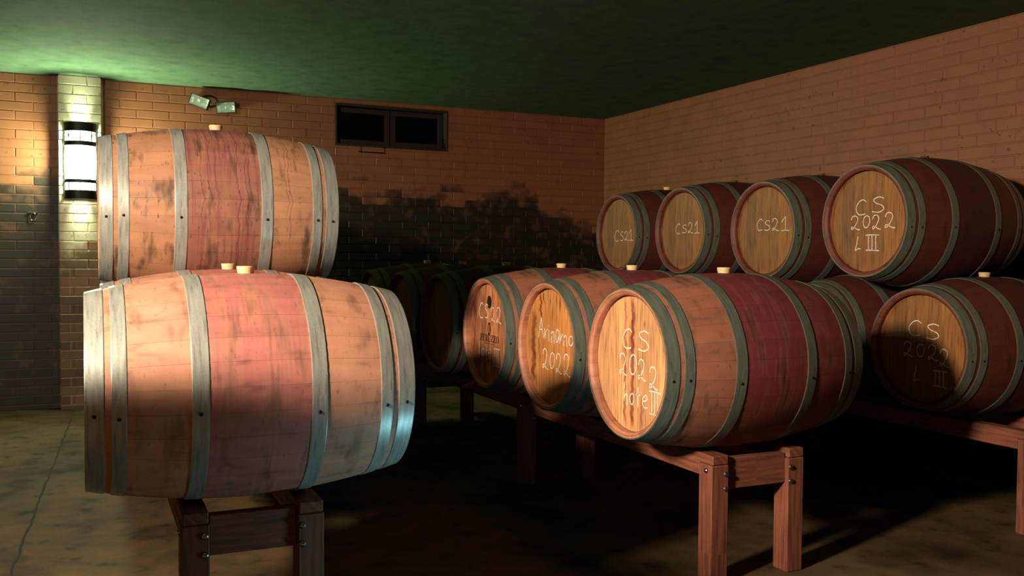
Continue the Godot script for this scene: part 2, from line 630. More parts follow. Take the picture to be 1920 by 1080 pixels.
func hoop(a: float, b: float) -> Mesh:
	var st := starter()
	var n := 72
	var mid := (a + b) * 0.5
	var us := [a, a + 0.002, mid, b - 0.002, b]
	var lift := [0.0015, 0.0034, 0.0036, 0.0034, 0.0015]
	for k in n:
		var t0 := TAU * k / n
		var t1 := TAU * (k + 1) / n
		for j in 4:
			var p := []
			var nn := []
			var uv := []
			for q in [[j, t0], [j + 1, t0], [j + 1, t1], [j, t1]]:
				var u: float = us[q[0]]
				var t: float = q[1]
				p.append(around(u, t, radius_at(u) + lift[q[0]]))
				var tilt := 2.0 * (BILGE - END_R) * mid / (HALF * HALF)
				var ex := tilt
				if j == 0:
					ex = tilt - 0.3
				if j == 3:
					ex = tilt + 0.3
				nn.append(Vector3(ex, cos(t), sin(t)).normalized())
				uv.append(Vector2((u - a) * 4.0 + a * 3.0, t / TAU * 4.0))
			quad(st, p, nn, uv)
		for e in [0, 4]:
			var s := -1.0 if e == 0 else 1.0
			var u: float = us[e]
			flat(st, [around(u, t0, radius_at(u) + 0.0015), around(u, t1, radius_at(u) + 0.0015), around(u, t1, radius_at(u) - 0.003), around(u, t0, radius_at(u) - 0.003)], Vector3(s, 0, 0), Vector3(0, 4, 0), Vector3(0, 0, 4))
	return st.commit()


func head_board(a: float, b: float) -> Mesh:
	var st := starter()
	var r := 0.2702
	var n := 6
	var za := a + 0.0005
	var zb := b - 0.0005
	for s in [-1.0, 1.0]:
		var x: float = s * 0.011
		for k in n:
			var z0 := lerpf(za, zb, float(k) / n)
			var z1 := lerpf(za, zb, float(k + 1) / n)
			var y0 := sqrt(maxf(r * r - z0 * z0, 0.0))
			var y1 := sqrt(maxf(r * r - z1 * z1, 0.0))
			flat(st, [Vector3(x, y0, z0), Vector3(x, y1, z1), Vector3(x, -y1, z1), Vector3(x, -y0, z0)], Vector3(s, 0, 0), Vector3(0, 0, 1.0 / 0.54), Vector3(0, -1.0 / 0.54, 0), Vector2(0.5, 0.5))
	for z in [za, zb]:
		var y := sqrt(maxf(r * r - z * z, 0.0))
		if y > 0.01:
			flat(st, [Vector3(-0.011, y, z), Vector3(0.011, y, z), Vector3(0.011, -y, z), Vector3(-0.011, -y, z)], Vector3(0, 0, -1 if z == za else 1), Vector3(0, 0, 1.8), Vector3(0, -1.8, 0), Vector2(0.5, 0.5))
	return st.commit()


# ==================================================================== the setting
func in_window(x: float, y: float) -> bool:
	return x > 2.107 and x < 3.218 and y > 2.2925 and y < 2.6825


func setting() -> void:
	# floor and ceiling
	var ft := 1.0 / 12.0
	var fl := structure("floor", box_mesh(Vector3(LEFT_X - 0.25, -0.2, BACK_Z - 0.25), Vector3(RIGHT_X + 0.25, 0.0, FRONT_Z + 0.25), 0.0, Vector3(ft, 0, 0), Vector3(0, 0, ft), Vector2(0.45, 0.75)), mat.floor, "worn grey concrete cellar floor with a crack on the left", "floor")
	# the crack: a narrow jagged trough of dark grit
	var st := starter()
	var rng := RandomNumberGenerator.new()
	rng.seed = 5
	var pts := []
	var steps := 60
	for i in steps + 1:
		var t := float(i) / steps
		var z := lerpf(-7.9, -3.4, t)
		pts.append(Vector3(lerpf(-0.10, -0.31, t) + rng.randf_range(-0.006, 0.006), 0.0008, z))
	for i in steps:
		var wd := 0.003 + 0.004 * rng.randf()
		var p0: Vector3 = pts[i]
		var p1: Vector3 = pts[i + 1]
		flat(st, [p0 - Vector3(wd, 0, 0), p0 + Vector3(wd, 0, 0), p1 + Vector3(wd, 0, 0), p1 - Vector3(wd, 0, 0)], Vector3.UP, Vector3.RIGHT, Vector3.BACK)
	part("crack", st.commit(), mat.groove, fl)
	structure("ceiling", box_mesh(Vector3(LEFT_X - 0.25, ROOM_H, BACK_Z - 0.25), Vector3(RIGHT_X + 0.25, ROOM_H + 0.2, FRONT_Z + 0.25), 0.0, Vector3(0.5, 0, 0), Vector3(0, 0, 0.5)), mat.ceiling, "smooth green painted cellar ceiling", "ceiling")
	# back wall: mortar slab with a hole for the window, bricks in front of it
	var wide := RIGHT_X - LEFT_X
	var ux := Vector3(1.0 / wide, 0, 0)
	var uy := Vector3(0, -1.0 / ROOM_H, 0)
	var u0 := Vector2(-LEFT_X / wide, 1.0)
	st = starter()
	var zf := BACK_Z - 0.004
	var zr := BACK_Z - 0.25
	cbox(st, Vector3(LEFT_X - 0.25, 0, zr), Vector3(2.107, ROOM_H, zf), 0.0, ux, uy, u0)
	cbox(st, Vector3(3.218, 0, zr), Vector3(RIGHT_X + 0.25, ROOM_H, zf), 0.0, ux, uy, u0)
	cbox(st, Vector3(2.107, 0, zr), Vector3(3.218, 2.2925, zf), 0.0, ux, uy, u0)
	cbox(st, Vector3(2.107, 2.6825, zr), Vector3(3.218, ROOM_H, zf), 0.0, ux, uy, u0)
	var wb := structure("wall_back", st.commit(), mat.wall_back, "back wall of painted brick, black with mould on its lower half", "wall")
	lay_bricks(wb, true, ux, uy, u0, mat.wall_back)
	# right wall
	var deep := FRONT_Z - BACK_Z
	var rx := Vector3(0, 0, 1.0 / deep)
	var r0 := Vector2(-BACK_Z / deep, 1.0)
	var wr := structure("wall_right", box_mesh(Vector3(RIGHT_X + 0.005, 0, BACK_Z), Vector3(RIGHT_X + 0.25, ROOM_H, FRONT_Z + 0.25), 0.0, rx, uy, r0), mat.wall_right, "long right wall of painted brick behind the stacked barrels", "wall")
	lay_bricks(wr, false, rx, uy, r0, mat.wall_right)
	structure("wall_left", box_mesh(Vector3(LEFT_X - 0.25, 0, BACK_Z), Vector3(LEFT_X, ROOM_H, FRONT_Z + 0.25), 0.0), mat.plaster, "plain left wall outside the picture", "wall")
	structure("wall_front", box_mesh(Vector3(LEFT_X, 0, FRONT_Z), Vector3(RIGHT_X, ROOM_H, FRONT_Z + 0.25), 0.0), mat.plaster, "plain wall behind the camera", "wall")
	# pilaster that carries the sconce
	st = starter()
	cbox(st, Vector3(-0.173, 0, BACK_Z - 0.01), Vector3(0.131, ROOM_H, BACK_Z + 0.094), 0.0, ux, uy, u0)
	var pl := structure("wall_pilaster", st.commit(), mat.wall_back, "narrow painted brick pilaster carrying the lit sconce", "wall")
	var rows := int(ceil(ROOM_H / COURSE))
	for r in rows:
		var y1 := ROOM_H - r * COURSE - JOINT
		var y0 := maxf(ROOM_H - (r + 1) * COURSE, 0.0)
		if y1 - y0 < 0.02:
			continue
		var cut := 0.035 if r % 2 == 0 else -0.075
		for span in [[-0.179, cut - JOINT * 0.5], [cut + JOINT * 0.5, 0.137]]:
			var jig := 0.0015 * hash01(r * 17 + int(span[0] * 100.0))
			part("brick", box_mesh(Vector3(span[0], y0, BACK_Z + 0.001), Vector3(span[1], y1, BACK_Z + 0.0985 + jig), 0.0022, ux, uy, u0), mat.wall_back, pl)
	# window, set deep in the wall
	var win := Node3D.new()
	win.name = "window_1"
	add_child(win)
	win.position = Vector3(2.6625, 2.2925, BACK_Z)
	win.set_meta("kind", "structure")
	win.set_meta("label", "dark low cellar window set deep under the ceiling")
	win.set_meta("category", "window")
	var hw := 0.5555
	var hh := 0.39
	var gx := Vector3(1, 0, 0)
	var gy := Vector3(0, 1, 1)
	st = starter()
	cbox(st, Vector3(-hw, 0, -0.2), Vector3(-hw + 0.02, hh, 0.004), 0.002, gy, gx)
	cbox(st, Vector3(hw - 0.02, 0, -0.2), Vector3(hw, hh, 0.004), 0.002, gy, gx)
	cbox(st, Vector3(-hw + 0.02, 0, -0.2), Vector3(hw - 0.02, 0.02, 0.004), 0.002, gx, gy)
	cbox(st, Vector3(-hw + 0.02, hh - 0.02, -0.2), Vector3(hw - 0.02, hh, 0.004), 0.002, gx, gy)
	part("casing", st.commit(), mat.dark_wood, win)
	for s in [[-hw + 0.022, -0.004], [0.004, hw - 0.022]]:
		st = starter()
		var b := 0.05
		cbox(st, Vector3(s[0], 0.022, -0.13), Vector3(s[0] + b, hh - 0.022, -0.09), 0.004, gy, gx)
		cbox(st, Vector3(s[1] - b, 0.022, -0.13), Vector3(s[1], hh - 0.022, -0.09), 0.004, gy, gx)
		cbox(st, Vector3(s[0] + b, 0.022, -0.13), Vector3(s[1] - b, 0.022 + b, -0.09), 0.004, gx, gy)
		cbox(st, Vector3(s[0] + b, hh - 0.022 - b, -0.13), Vector3(s[1] - b, hh - 0.022, -0.09), 0.004, gx, gy)
		var fr := part("window_frame", st.commit(), mat.dark_wood, win)
		part("pane", box_mesh(Vector3(s[0] + b, 0.022 + b, -0.114), Vector3(s[1] - b, hh - 0.022 - b, -0.108), 0.0), mat.dark_glass, fr)
	part("dark_backing", box_mesh(Vector3(-hw, 0, -0.25), Vector3(hw, hh, -0.21), 0.0), mat.dark_wood, win)  # unseen dark board standing in for the night behind the panes


# Running bond; the bricks that show largest are parts of their own, the rest one mesh.
func lay_bricks(wall: Node3D, back: bool, ux: Vector3, uy: Vector3, u0: Vector2, m: Material) -> void:
	var rest := starter()
	var from := -0.95 if back else BACK_Z
	var to := RIGHT_X if back else -2.6
	var rows := int(ceil(ROOM_H / COURSE))
	var single := 0
	var joined := 0
	for r in rows:
		var y1 := ROOM_H - r * COURSE - JOINT
		var y0 := maxf(ROOM_H - (r + 1) * COURSE, 0.0)
		if y1 - y0 < 0.02:
			continue
		var off := (r % 2) * BRICK * 0.5
		var c := int(floor((from + 20.0 + off) / BRICK))
		while c * BRICK - off - 20.0 < to:
			var a := maxf(c * BRICK - off - 20.0 + JOINT, from)
			var b := minf((c + 1) * BRICK - off - 20.0, to - 0.001)
			c += 1
			if b - a < 0.02:
				continue
			var pieces := [[a, b, y0, y1]]
			if back and b > -0.18 and a < 0.138:
				pieces = []
				if a < -0.21:
					pieces.append([a, -0.18, y0, y1])
				if b > 0.168:
					pieces.append([0.138, b, y0, y1])
			if back and y1 > 2.2925 and y0 < 2.6825 and b > 2.107 and a < 3.218:
				pieces = []
				if a < 2.07:
					pieces.append([a, 2.107, y0, y1])
				if b > 3.25:
					pieces.append([3.218, b, y0, y1])
				if y1 > 2.69:
					pieces.append([maxf(a, 2.107), minf(b, 3.218), 2.6825, y1])
				elif y0 < 2.28:
					pieces.append([maxf(a, 2.107), minf(b, 3.218), y0, 2.2925])
			for p in pieces:
				var jig := -0.0022 * hash01(r * 331 + c * 57 + (1 if back else 2))
				var lo := Vector3(p[0], p[2], BACK_Z - 0.02)
				var hi := Vector3(p[1], p[3], BACK_Z + jig)
				if not back:
					lo = Vector3(RIGHT_X - jig, p[2], p[0])
					hi = Vector3(RIGHT_X + 0.02, p[3], p[1])
				var seen: bool = (p[3] > 1.72 or p[0] < -0.2) if back else (p[3] > 1.62 and p[0] > BACK_Z - 0.01 and p[0] < -3.3)
				if seen and single < 298:
					part("brick", box_mesh(lo, hi, 0.0022, ux, uy, u0), m, wall)
					single += 1
				else:
					cbox(rest, lo, hi, 0.0022, ux, uy, u0)
					joined += 1
	var o := part("brickwork", rest.commit(), m, wall)
	o.set_meta("kind", "stuff")


# ==================================================================== things on the walls
func wall_things() -> void:
	sconce(Vector3(-0.02, 1.717, BACK_Z + 0.1))
	emergency_light(Vector3(1.01, EYE + 1.3, BACK_Z))
	# bent bar under the window
	var t := thing("wall_bracket", "thin bent metal bar fixed to the wall under the dark window", "bracket", Vector3(2.45, EYE + 0.955, BACK_Z))
	var st := starter()
	tube(st, [Vector3(-0.11, 0.055, 0.005), Vector3(-0.11, 0.055, 0.03), Vector3(-0.11, 0.0, 0.03)], 0.0045)
	tube(st, [Vector3(0.115, 0.055, 0.005), Vector3(0.115, 0.055, 0.03), Vector3(0.115, 0.0, 0.03)], 0.0045)
	tube(st, [Vector3(-0.13, 0.0, 0.03), Vector3(0.125, 0.0, 0.03)], 0.0045)
	part("bar", st.commit(), mat.iron, t)
	# small ring on the mouldy wall left of the pilaster
	t = thing("wall_ring", "small pale metal ring hanging on the wall left of the sconce", "ring", Vector3(-0.37, EYE + 0.255, BACK_Z))
	st = starter()
	var ring := []
	for i in 17:
		var a := TAU * i / 16.0
		ring.append(Vector3(sin(a) * 0.022, 0.03 + cos(a) * 0.03, 0.012))
	tube(st, ring, 0.004)
	part("ring", st.commit(), mat.chrome, t)
	part("plate", box_mesh(Vector3(-0.04, 0.055, 0.0), Vector3(0.035, 0.068, 0.014), 0.002), mat.chrome, t)


func sconce(at: Vector3) -> void:
	var t := thing("wall_sconce", "lit white glass sconce with dark iron bands on the brick pilaster", "wall lamp", at)
	var r := 0.125
	var glow := sheet(1, 1, 1, 0.4)
	glow.emission_enabled = true
	glow.emission = Color(0.90, 1.0, 0.86)
	glow.emission_energy_multiplier = 9.0
	# milk glass half cylinder
	var st := starter()
	lathe(st, Vector3.ZERO, [Vector2(0.0, 0.07), Vector2(r - 0.012, 0.07), Vector2(r - 0.012, 0.55), Vector2(0.0, 0.55)], 28, -PI / 2, PI / 2)
	flat(st, [Vector3(-r + 0.012, 0.07, 0), Vector3(r - 0.012, 0.07, 0), Vector3(r - 0.012, 0.55, 0), Vector3(-r + 0.012, 0.55, 0)], Vector3(0, 0, -1), Vector3.RIGHT, Vector3.UP)
	part("glass", st.commit(), glow, t, Vector3(0, 0, 0.012))
	for b in [[0.0, 0.073], [0.132, 0.16], [0.43, 0.468], [0.545, 0.618]]:
		st = starter()
		lathe(st, Vector3.ZERO, [Vector2(r - 0.005, b[0]), Vector2(r, b[0] + 0.002), Vector2(r, b[1] - 0.002), Vector2(r - 0.005, b[1]), Vector2(r - 0.008, b[1]), Vector2(r - 0.008, b[0]), Vector2(r - 0.005, b[0])], 28, -PI / 2, PI / 2)
		part("band", st.commit(), mat.iron, t, Vector3(0, 0, 0.012))
	# scrolls and studs between the upper and the lower bands
	for lvl in [[0.468, 0.545], [0.073, 0.132]]:
		var mid: float = (lvl[0] + lvl[1]) * 0.5
		for a0 in [-1.0, -0.5, 0.0, 0.5, 1.0]:
			st = starter()
			var aa: float = a0 * 1.45
			var d := Vector3(sin(aa), 0, cos(aa)) * r
			tube(st, [d + Vector3.UP * lvl[0], d + Vector3.UP * lvl[1]], 0.004, 6)
			part("stud", st.commit(), mat.iron, t, Vector3(0, 0, 0.012))
		if lvl[0] < 0.4:
			continue
		for a1 in [-0.95, -0.42, 0.42, 0.95]:
			st = starter()
			var pts := []
			for i in 22:
				var q := i / 21.0
				var ang := q * 9.0
				var rad := 0.03 * (1.0 - 0.75 * q)
				var along: float = a1 + signf(a1) * cos(ang) * rad / r
				pts.append(Vector3(sin(along) * r, mid + sin(ang) * rad, cos(along) * r))
			tube(st, pts, 0.003, 6)
			part("scroll", st.commit(), mat.iron, t, Vector3(0, 0, 0.012))
	for light_stop in [0.004, 0.609]:  # half discs added to hold back the sconce light going up and down
		st = starter()
		lathe(st, Vector3.ZERO, [Vector2(0.056, light_stop), Vector2(r - 0.006, light_stop), Vector2(r - 0.006, light_stop + 0.005), Vector2(0.056, light_stop + 0.005), Vector2(0.056, light_stop)], 28, -PI / 2, PI / 2)
		part("light_stop", st.commit(), mat.iron, t, Vector3(0, 0, 0.012))
	part("back_plate", box_mesh(Vector3(-r, 0.0, 0.0), Vector3(r, 0.618, 0.008), 0.002), mat.iron, t)
	var l := OmniLight3D.new()
	l.name = "sconce_light"
	l.light_color = Color(0.92, 1.0, 0.80)
	l.light_energy = 4.6
	l.light_size = 0.08
	l.omni_range = 14.0
	l.omni_attenuation = 2.0
	l.shadow_enabled = true
	l.position = Vector3(0, 0.31, 0.09)
	t.add_child(l)


func emergency_light(at: Vector3) -> void:
	var t := thing("emergency_light", "twin emergency lamp with two clear rectangular heads high on the wall", "emergency light", at)
	var st := starter()
	var arc := []
	for i in 13:
		var a := lerpf(-1.1, 1.1, i / 12.0)
		arc.append(Vector3(sin(a) * 0.085 - 0.02, -0.03 + cos(a) * 0.095, 0.05))
	tube(st, arc, 0.007)
	part("cable", st.commit(), mat.housing, t)
	st = starter()
	tube(st, [Vector3(-0.06, -0.035, 0.05), Vector3(0.07, -0.02, 0.05)], 0.007)
	tube(st, [Vector3(0.0, -0.03, 0.0), Vector3(0.0, -0.03, 0.05)], 0.01)
	part("bracket", st.commit(), mat.housing, t)
	for h in [[-0.105, 0.0, 0.35, -0.3], [0.115, -0.035, -0.08, -0.25]]:
		st = starter()
		# shallow open housing
		var w := 0.082
		var hh := 0.048
		var d := 0.06
		cbox(st, Vector3(-w, -hh, -d), Vector3(w, hh, -d + 0.006), 0.002, Vector3.RIGHT, Vector3.UP)
		cbox(st, Vector3(-w, hh - 0.005, -d), Vector3(w, hh, 0.004), 0.002, Vector3.RIGHT, Vector3.UP)
		cbox(st, Vector3(-w, -hh, -d), Vector3(w, -hh + 0.005, 0.004), 0.002, Vector3.RIGHT, Vector3.UP)
		cbox(st, Vector3(-w, -hh, -d), Vector3(-w + 0.005, hh, 0.004), 0.002, Vector3.RIGHT, Vector3.UP)
		cbox(st, Vector3(w - 0.005, -hh, -d), Vector3(w, hh, 0.004), 0.002, Vector3.RIGHT, Vector3.UP)
		var o := part("lamp_head", st.commit(), mat.housing, t, Vector3(h[0], h[1], 0.09))
		o.rotation = Vector3(0.1, h[3], -h[2])
		# dished reflector of bright facets
		st = starter()
		var nx := 6
		var ny := 4
		for i in nx:
			for j in ny:
				var q := []
				for e in [[i, j], [i + 1, j], [i + 1, j + 1], [i, j + 1]]:
					var fx: float = 2.0 * e[0] / nx - 1.0
					var fy: float = 2.0 * e[1] / ny - 1.0
					q.append(Vector3(fx * (w - 0.006), fy * (hh - 0.006), -0.045 + 0.04 * maxf(fx * fx, fy * fy)))
				var out: Vector3 = (q[2] - q[0]).cross(q[3] - q[1]).normalized()
				if out.z < 0:
					out = -out
				flat(st, q, out, Vector3.RIGHT, Vector3.UP)
		part("reflector", st.commit(), mat.chrome, o)
		st = starter()
		lathe(st, Vector3(0, -0.01, -0.025), [Vector2(0.0, 0.0), Vector2(0.007, 0.004), Vector2(0.007, 0.02), Vector2(0.0, 0.026)], 10)
		part("bulb", st.commit(), mat.chalk, o)
		part("lens", box_mesh(Vector3(-w + 0.005, -hh + 0.005, -0.003), Vector3(w - 0.005, hh - 0.005, 0.001), 0.0), mat.lens, o)


func studio_light(at: Vector3, aim: Vector3, energy: float, tint: Color) -> void:
	var t := thing("studio_light", "film lamp on a tall black tripod standing left of the camera", "studio light", Vector3(at.x, 0, at.z))
	var black := sheet(0.03, 0.03, 0.03, 0.6)
	var st := starter()
	tube(st, [Vector3(0, 0.35, 0), Vector3(0, at.y - 0.28, 0)], 0.016)
	part("pole", st.commit(), black, t)
	for k in 3:
		st = starter()
		var a := TAU * k / 3.0 + 0.4
		tube(st, [Vector3(0, 0.75, 0), Vector3(sin(a) * 0.5, 0.012, cos(a) * 0.5)], 0.011)
		part("leg", st.commit(), black, t)
	var h := Node3D.new()
	h.name = "head"
	t.add_child(h)
	h.look_at_from_position(at, aim, Vector3.UP)
	var s := 0.2
	st = starter()
	cbox(st, Vector3(-s, -s, 0.02), Vector3(s, s, 0.2), 0.01, Vector3.RIGHT, Vector3.UP)
	part("lamp_housing", st.commit(), black, h)
	for fl in [[Vector3(-s, s, -0.32), Vector3(s, s + 0.006, 0.03)], [Vector3(-s - 0.006, -s, -0.2), Vector3(-s, s, 0.03)], [Vector3(s, -s, -0.2), Vector3(s + 0.006, s, 0.03)]]:
		part("barn_door", box_mesh(fl[0], fl[1], 0.001), black, h)
	var glow := sheet(1, 1, 1, 0.5)
	glow.emission_enabled = true
	glow.emission = tint
	glow.emission_energy_multiplier = 3.0
	part("lamp_panel", box_mesh(Vector3(-s + 0.02, -s + 0.02, 0.0), Vector3(s - 0.02, s - 0.02, 0.02), 0.0), glow, h)
	var l := AreaLight3D.new()
	l.name = "studio_area_light"
	l.area_size = Vector2(2.0 * s - 0.04, 2.0 * s - 0.04)
	l.light_color = tint
	l.light_energy = energy
	l.shadow_enabled = true
	l.set("area_range", 16.0)
	l.position = Vector3(0, 0, -0.01)
	h.add_child(l)


func floor_light(at: Vector3, aim: Vector3, energy: float, tint: Color) -> void:
	var t := thing("floor_light", "small cool lamp lying on the floor in front of the racks", "studio light", at)
	var black := sheet(0.03, 0.03, 0.03, 0.6)
	var h := Node3D.new()
	h.name = "head"
	t.add_child(h)
	h.look_at_from_position(at + Vector3(0, 0.1, 0), aim, Vector3.UP)
	part("lamp_housing", box_mesh(Vector3(-0.1, -0.07, 0.01), Vector3(0.1, 0.07, 0.05), 0.006), black, h)
	var glow := sheet(1, 1, 1, 0.5)
	glow.emission_enabled = true
	glow.emission = tint
	glow.emission_energy_multiplier = 2.0
	part("lamp_panel", box_mesh(Vector3(-0.09, -0.06, 0.0), Vector3(0.09, 0.06, 0.01), 0.0), glow, h)
	part("foot", box_mesh(Vector3(-0.08, 0, -0.06), Vector3(0.08, 0.015, 0.06), 0.004), black, t)
	var l := AreaLight3D.new()
	l.name = "floor_area_light"
	l.area_size = Vector2(0.18, 0.12)
	l.light_color = tint
	l.light_energy = energy
	l.shadow_enabled = true
	l.position = Vector3(0, 0, -0.01)
	h.add_child(l)


# ==================================================================== racks
func rack(label: String, mid: float, half: float, top: float, front: float, rear: float, frames: Array) -> void:
	var t := thing("barrel_rack", label, "rack", Vector3(mid, 0, front), "timber barrel racks")
	var along_z := Vector3(0, 0, 1.6)
	var across := Vector3(2, 2, 0)
	var w := 0.041
	for s in [-1.0, 1.0]:
		var x: float = s * half
		# rail: full depth between the frames, a tongue over the posts
		var st := starter()
		cbox(st, Vector3(x - w + 0.003, top - 0.038, rear - front), Vector3(x + w - 0.003, top, 0.0), 0.004, across, along_z, Vector2(x, 0.1 * s))
		for i in frames.size():
			var z1: float = frames[i] - front - 0.088
			var z0: float = (frames[i + 1] - front + 0.002) if i + 1 < frames.size() else (rear - front)
			if z1 - z0 > 0.1:
				cbox(st, Vector3(x - w + 0.003, top - 0.088, z0), Vector3(x + w - 0.003, top - 0.034, z1), 0.003, across, along_z, Vector2(x, 0.1 * s))
		part("rail", st.commit(), mat.timber, t)
	for f in frames:
		var z: float = f - front
		for s in [-1.0, 1.0]:
			var x: float = s * half
			var leg := part("leg", box_mesh(Vector3(x - w, 0, z - 0.086), Vector3(x + w, top - 0.039, z), 0.004, Vector3(2, 0, 2), Vector3(0, 1.6, 0), Vector2(f * 0.37 + s, x)), mat.timber, t)
			for k in 2:
				var b := part("bolt", bolt_mesh, mat.bolt, leg, Vector3(x - s * 0.027, top - 0.075 - 0.058 * k, z))
				b.rotation.x = PI / 2
			if s < 0:
				var b2 := part("bolt", bolt_mesh, mat.bolt, leg, Vector3(x - w, top - 0.062, z - 0.035))
				b2.rotation.z = PI / 2
		part("crossbeam", box_mesh(Vector3(-half + w, top - 0.142, z - 0.06), Vector3(half - w, top - 0.018, z - 0.02), 0.003, Vector3(0, 2, 2), Vector3(1.6, 0, 0), Vector2(f, 0)), mat.timber, t)


func racks() -> void:
	rack("unseen timber rack added left of the camera to carry the shading barrel", -0.79, 0.19, 0.723, -1.82, -2.62, [-1.82, -2.5])  # added out of view, only to hold up the shading barrel
	rack("timber rack under the left stack, near the left edge of the picture", 0.4715, 0.1735, 0.5105, -2.9, -8.2, [-2.9, -6.3, -7.9])
	rack("long timber rack under the middle row of barrels with chalked heads", 2.452, 0.19, 0.5095, -2.945, -7.3, [-2.945, -4.66, -6.5])
	rack("timber rack along the right wall under two tiers of barrels", 4.235, 0.215, 0.4845, -2.865, -7.1, [-2.865, -4.7, -6.6])


# ==================================================================== barrels
func barrel(label: String, x: float, y: float, z: float, group: String, staves: String, head: String, bung := "bung", stretch := 1.0, steel := "dull_steel") -> Node3D:
	var t := thing("wine_barrel", label, "barrel", Vector3(x, y - BILGE, z), group)
	if stretch != 1.0:
		t.scale = Vector3(stretch, 1, 1)
	var c := Vector3(0, BILGE, 0)
	for i in STAVES:
		part("stave", stave_mesh[i], mat[staves], t, c)
	for i in HOOPS.size():
		var o := part("hoop", hoop_mesh[i], mat[steel], t, c)
		var u: float = (HOOPS[i][0] + HOOPS[i][1]) * 0.5
		var ang := 1.67 + 0.05 * hash01(i + taken.get("wine_barrel", 0) * 7)
		var r := part("rivet", rivet_mesh, mat.rivet, o, around(u, ang, radius_at(u) + 0.0034))
		r.rotation.x = ang
	for s in [-1.0, 1.0]:
		for j in board_mesh.size():
			part("head_board", board_mesh[j], mat[head], t, c + Vector3(s * (HALF - 0.046), 0, 0))
	if bung != "":
		var o := part("bung", bung_mesh, mat[bung], t, Vector3(0.0, 2.0 * BILGE - 0.004, 0))
		if bung == "bung_dark":
			o.scale = Vector3(0.8, 0.55, 0.8)
	return t


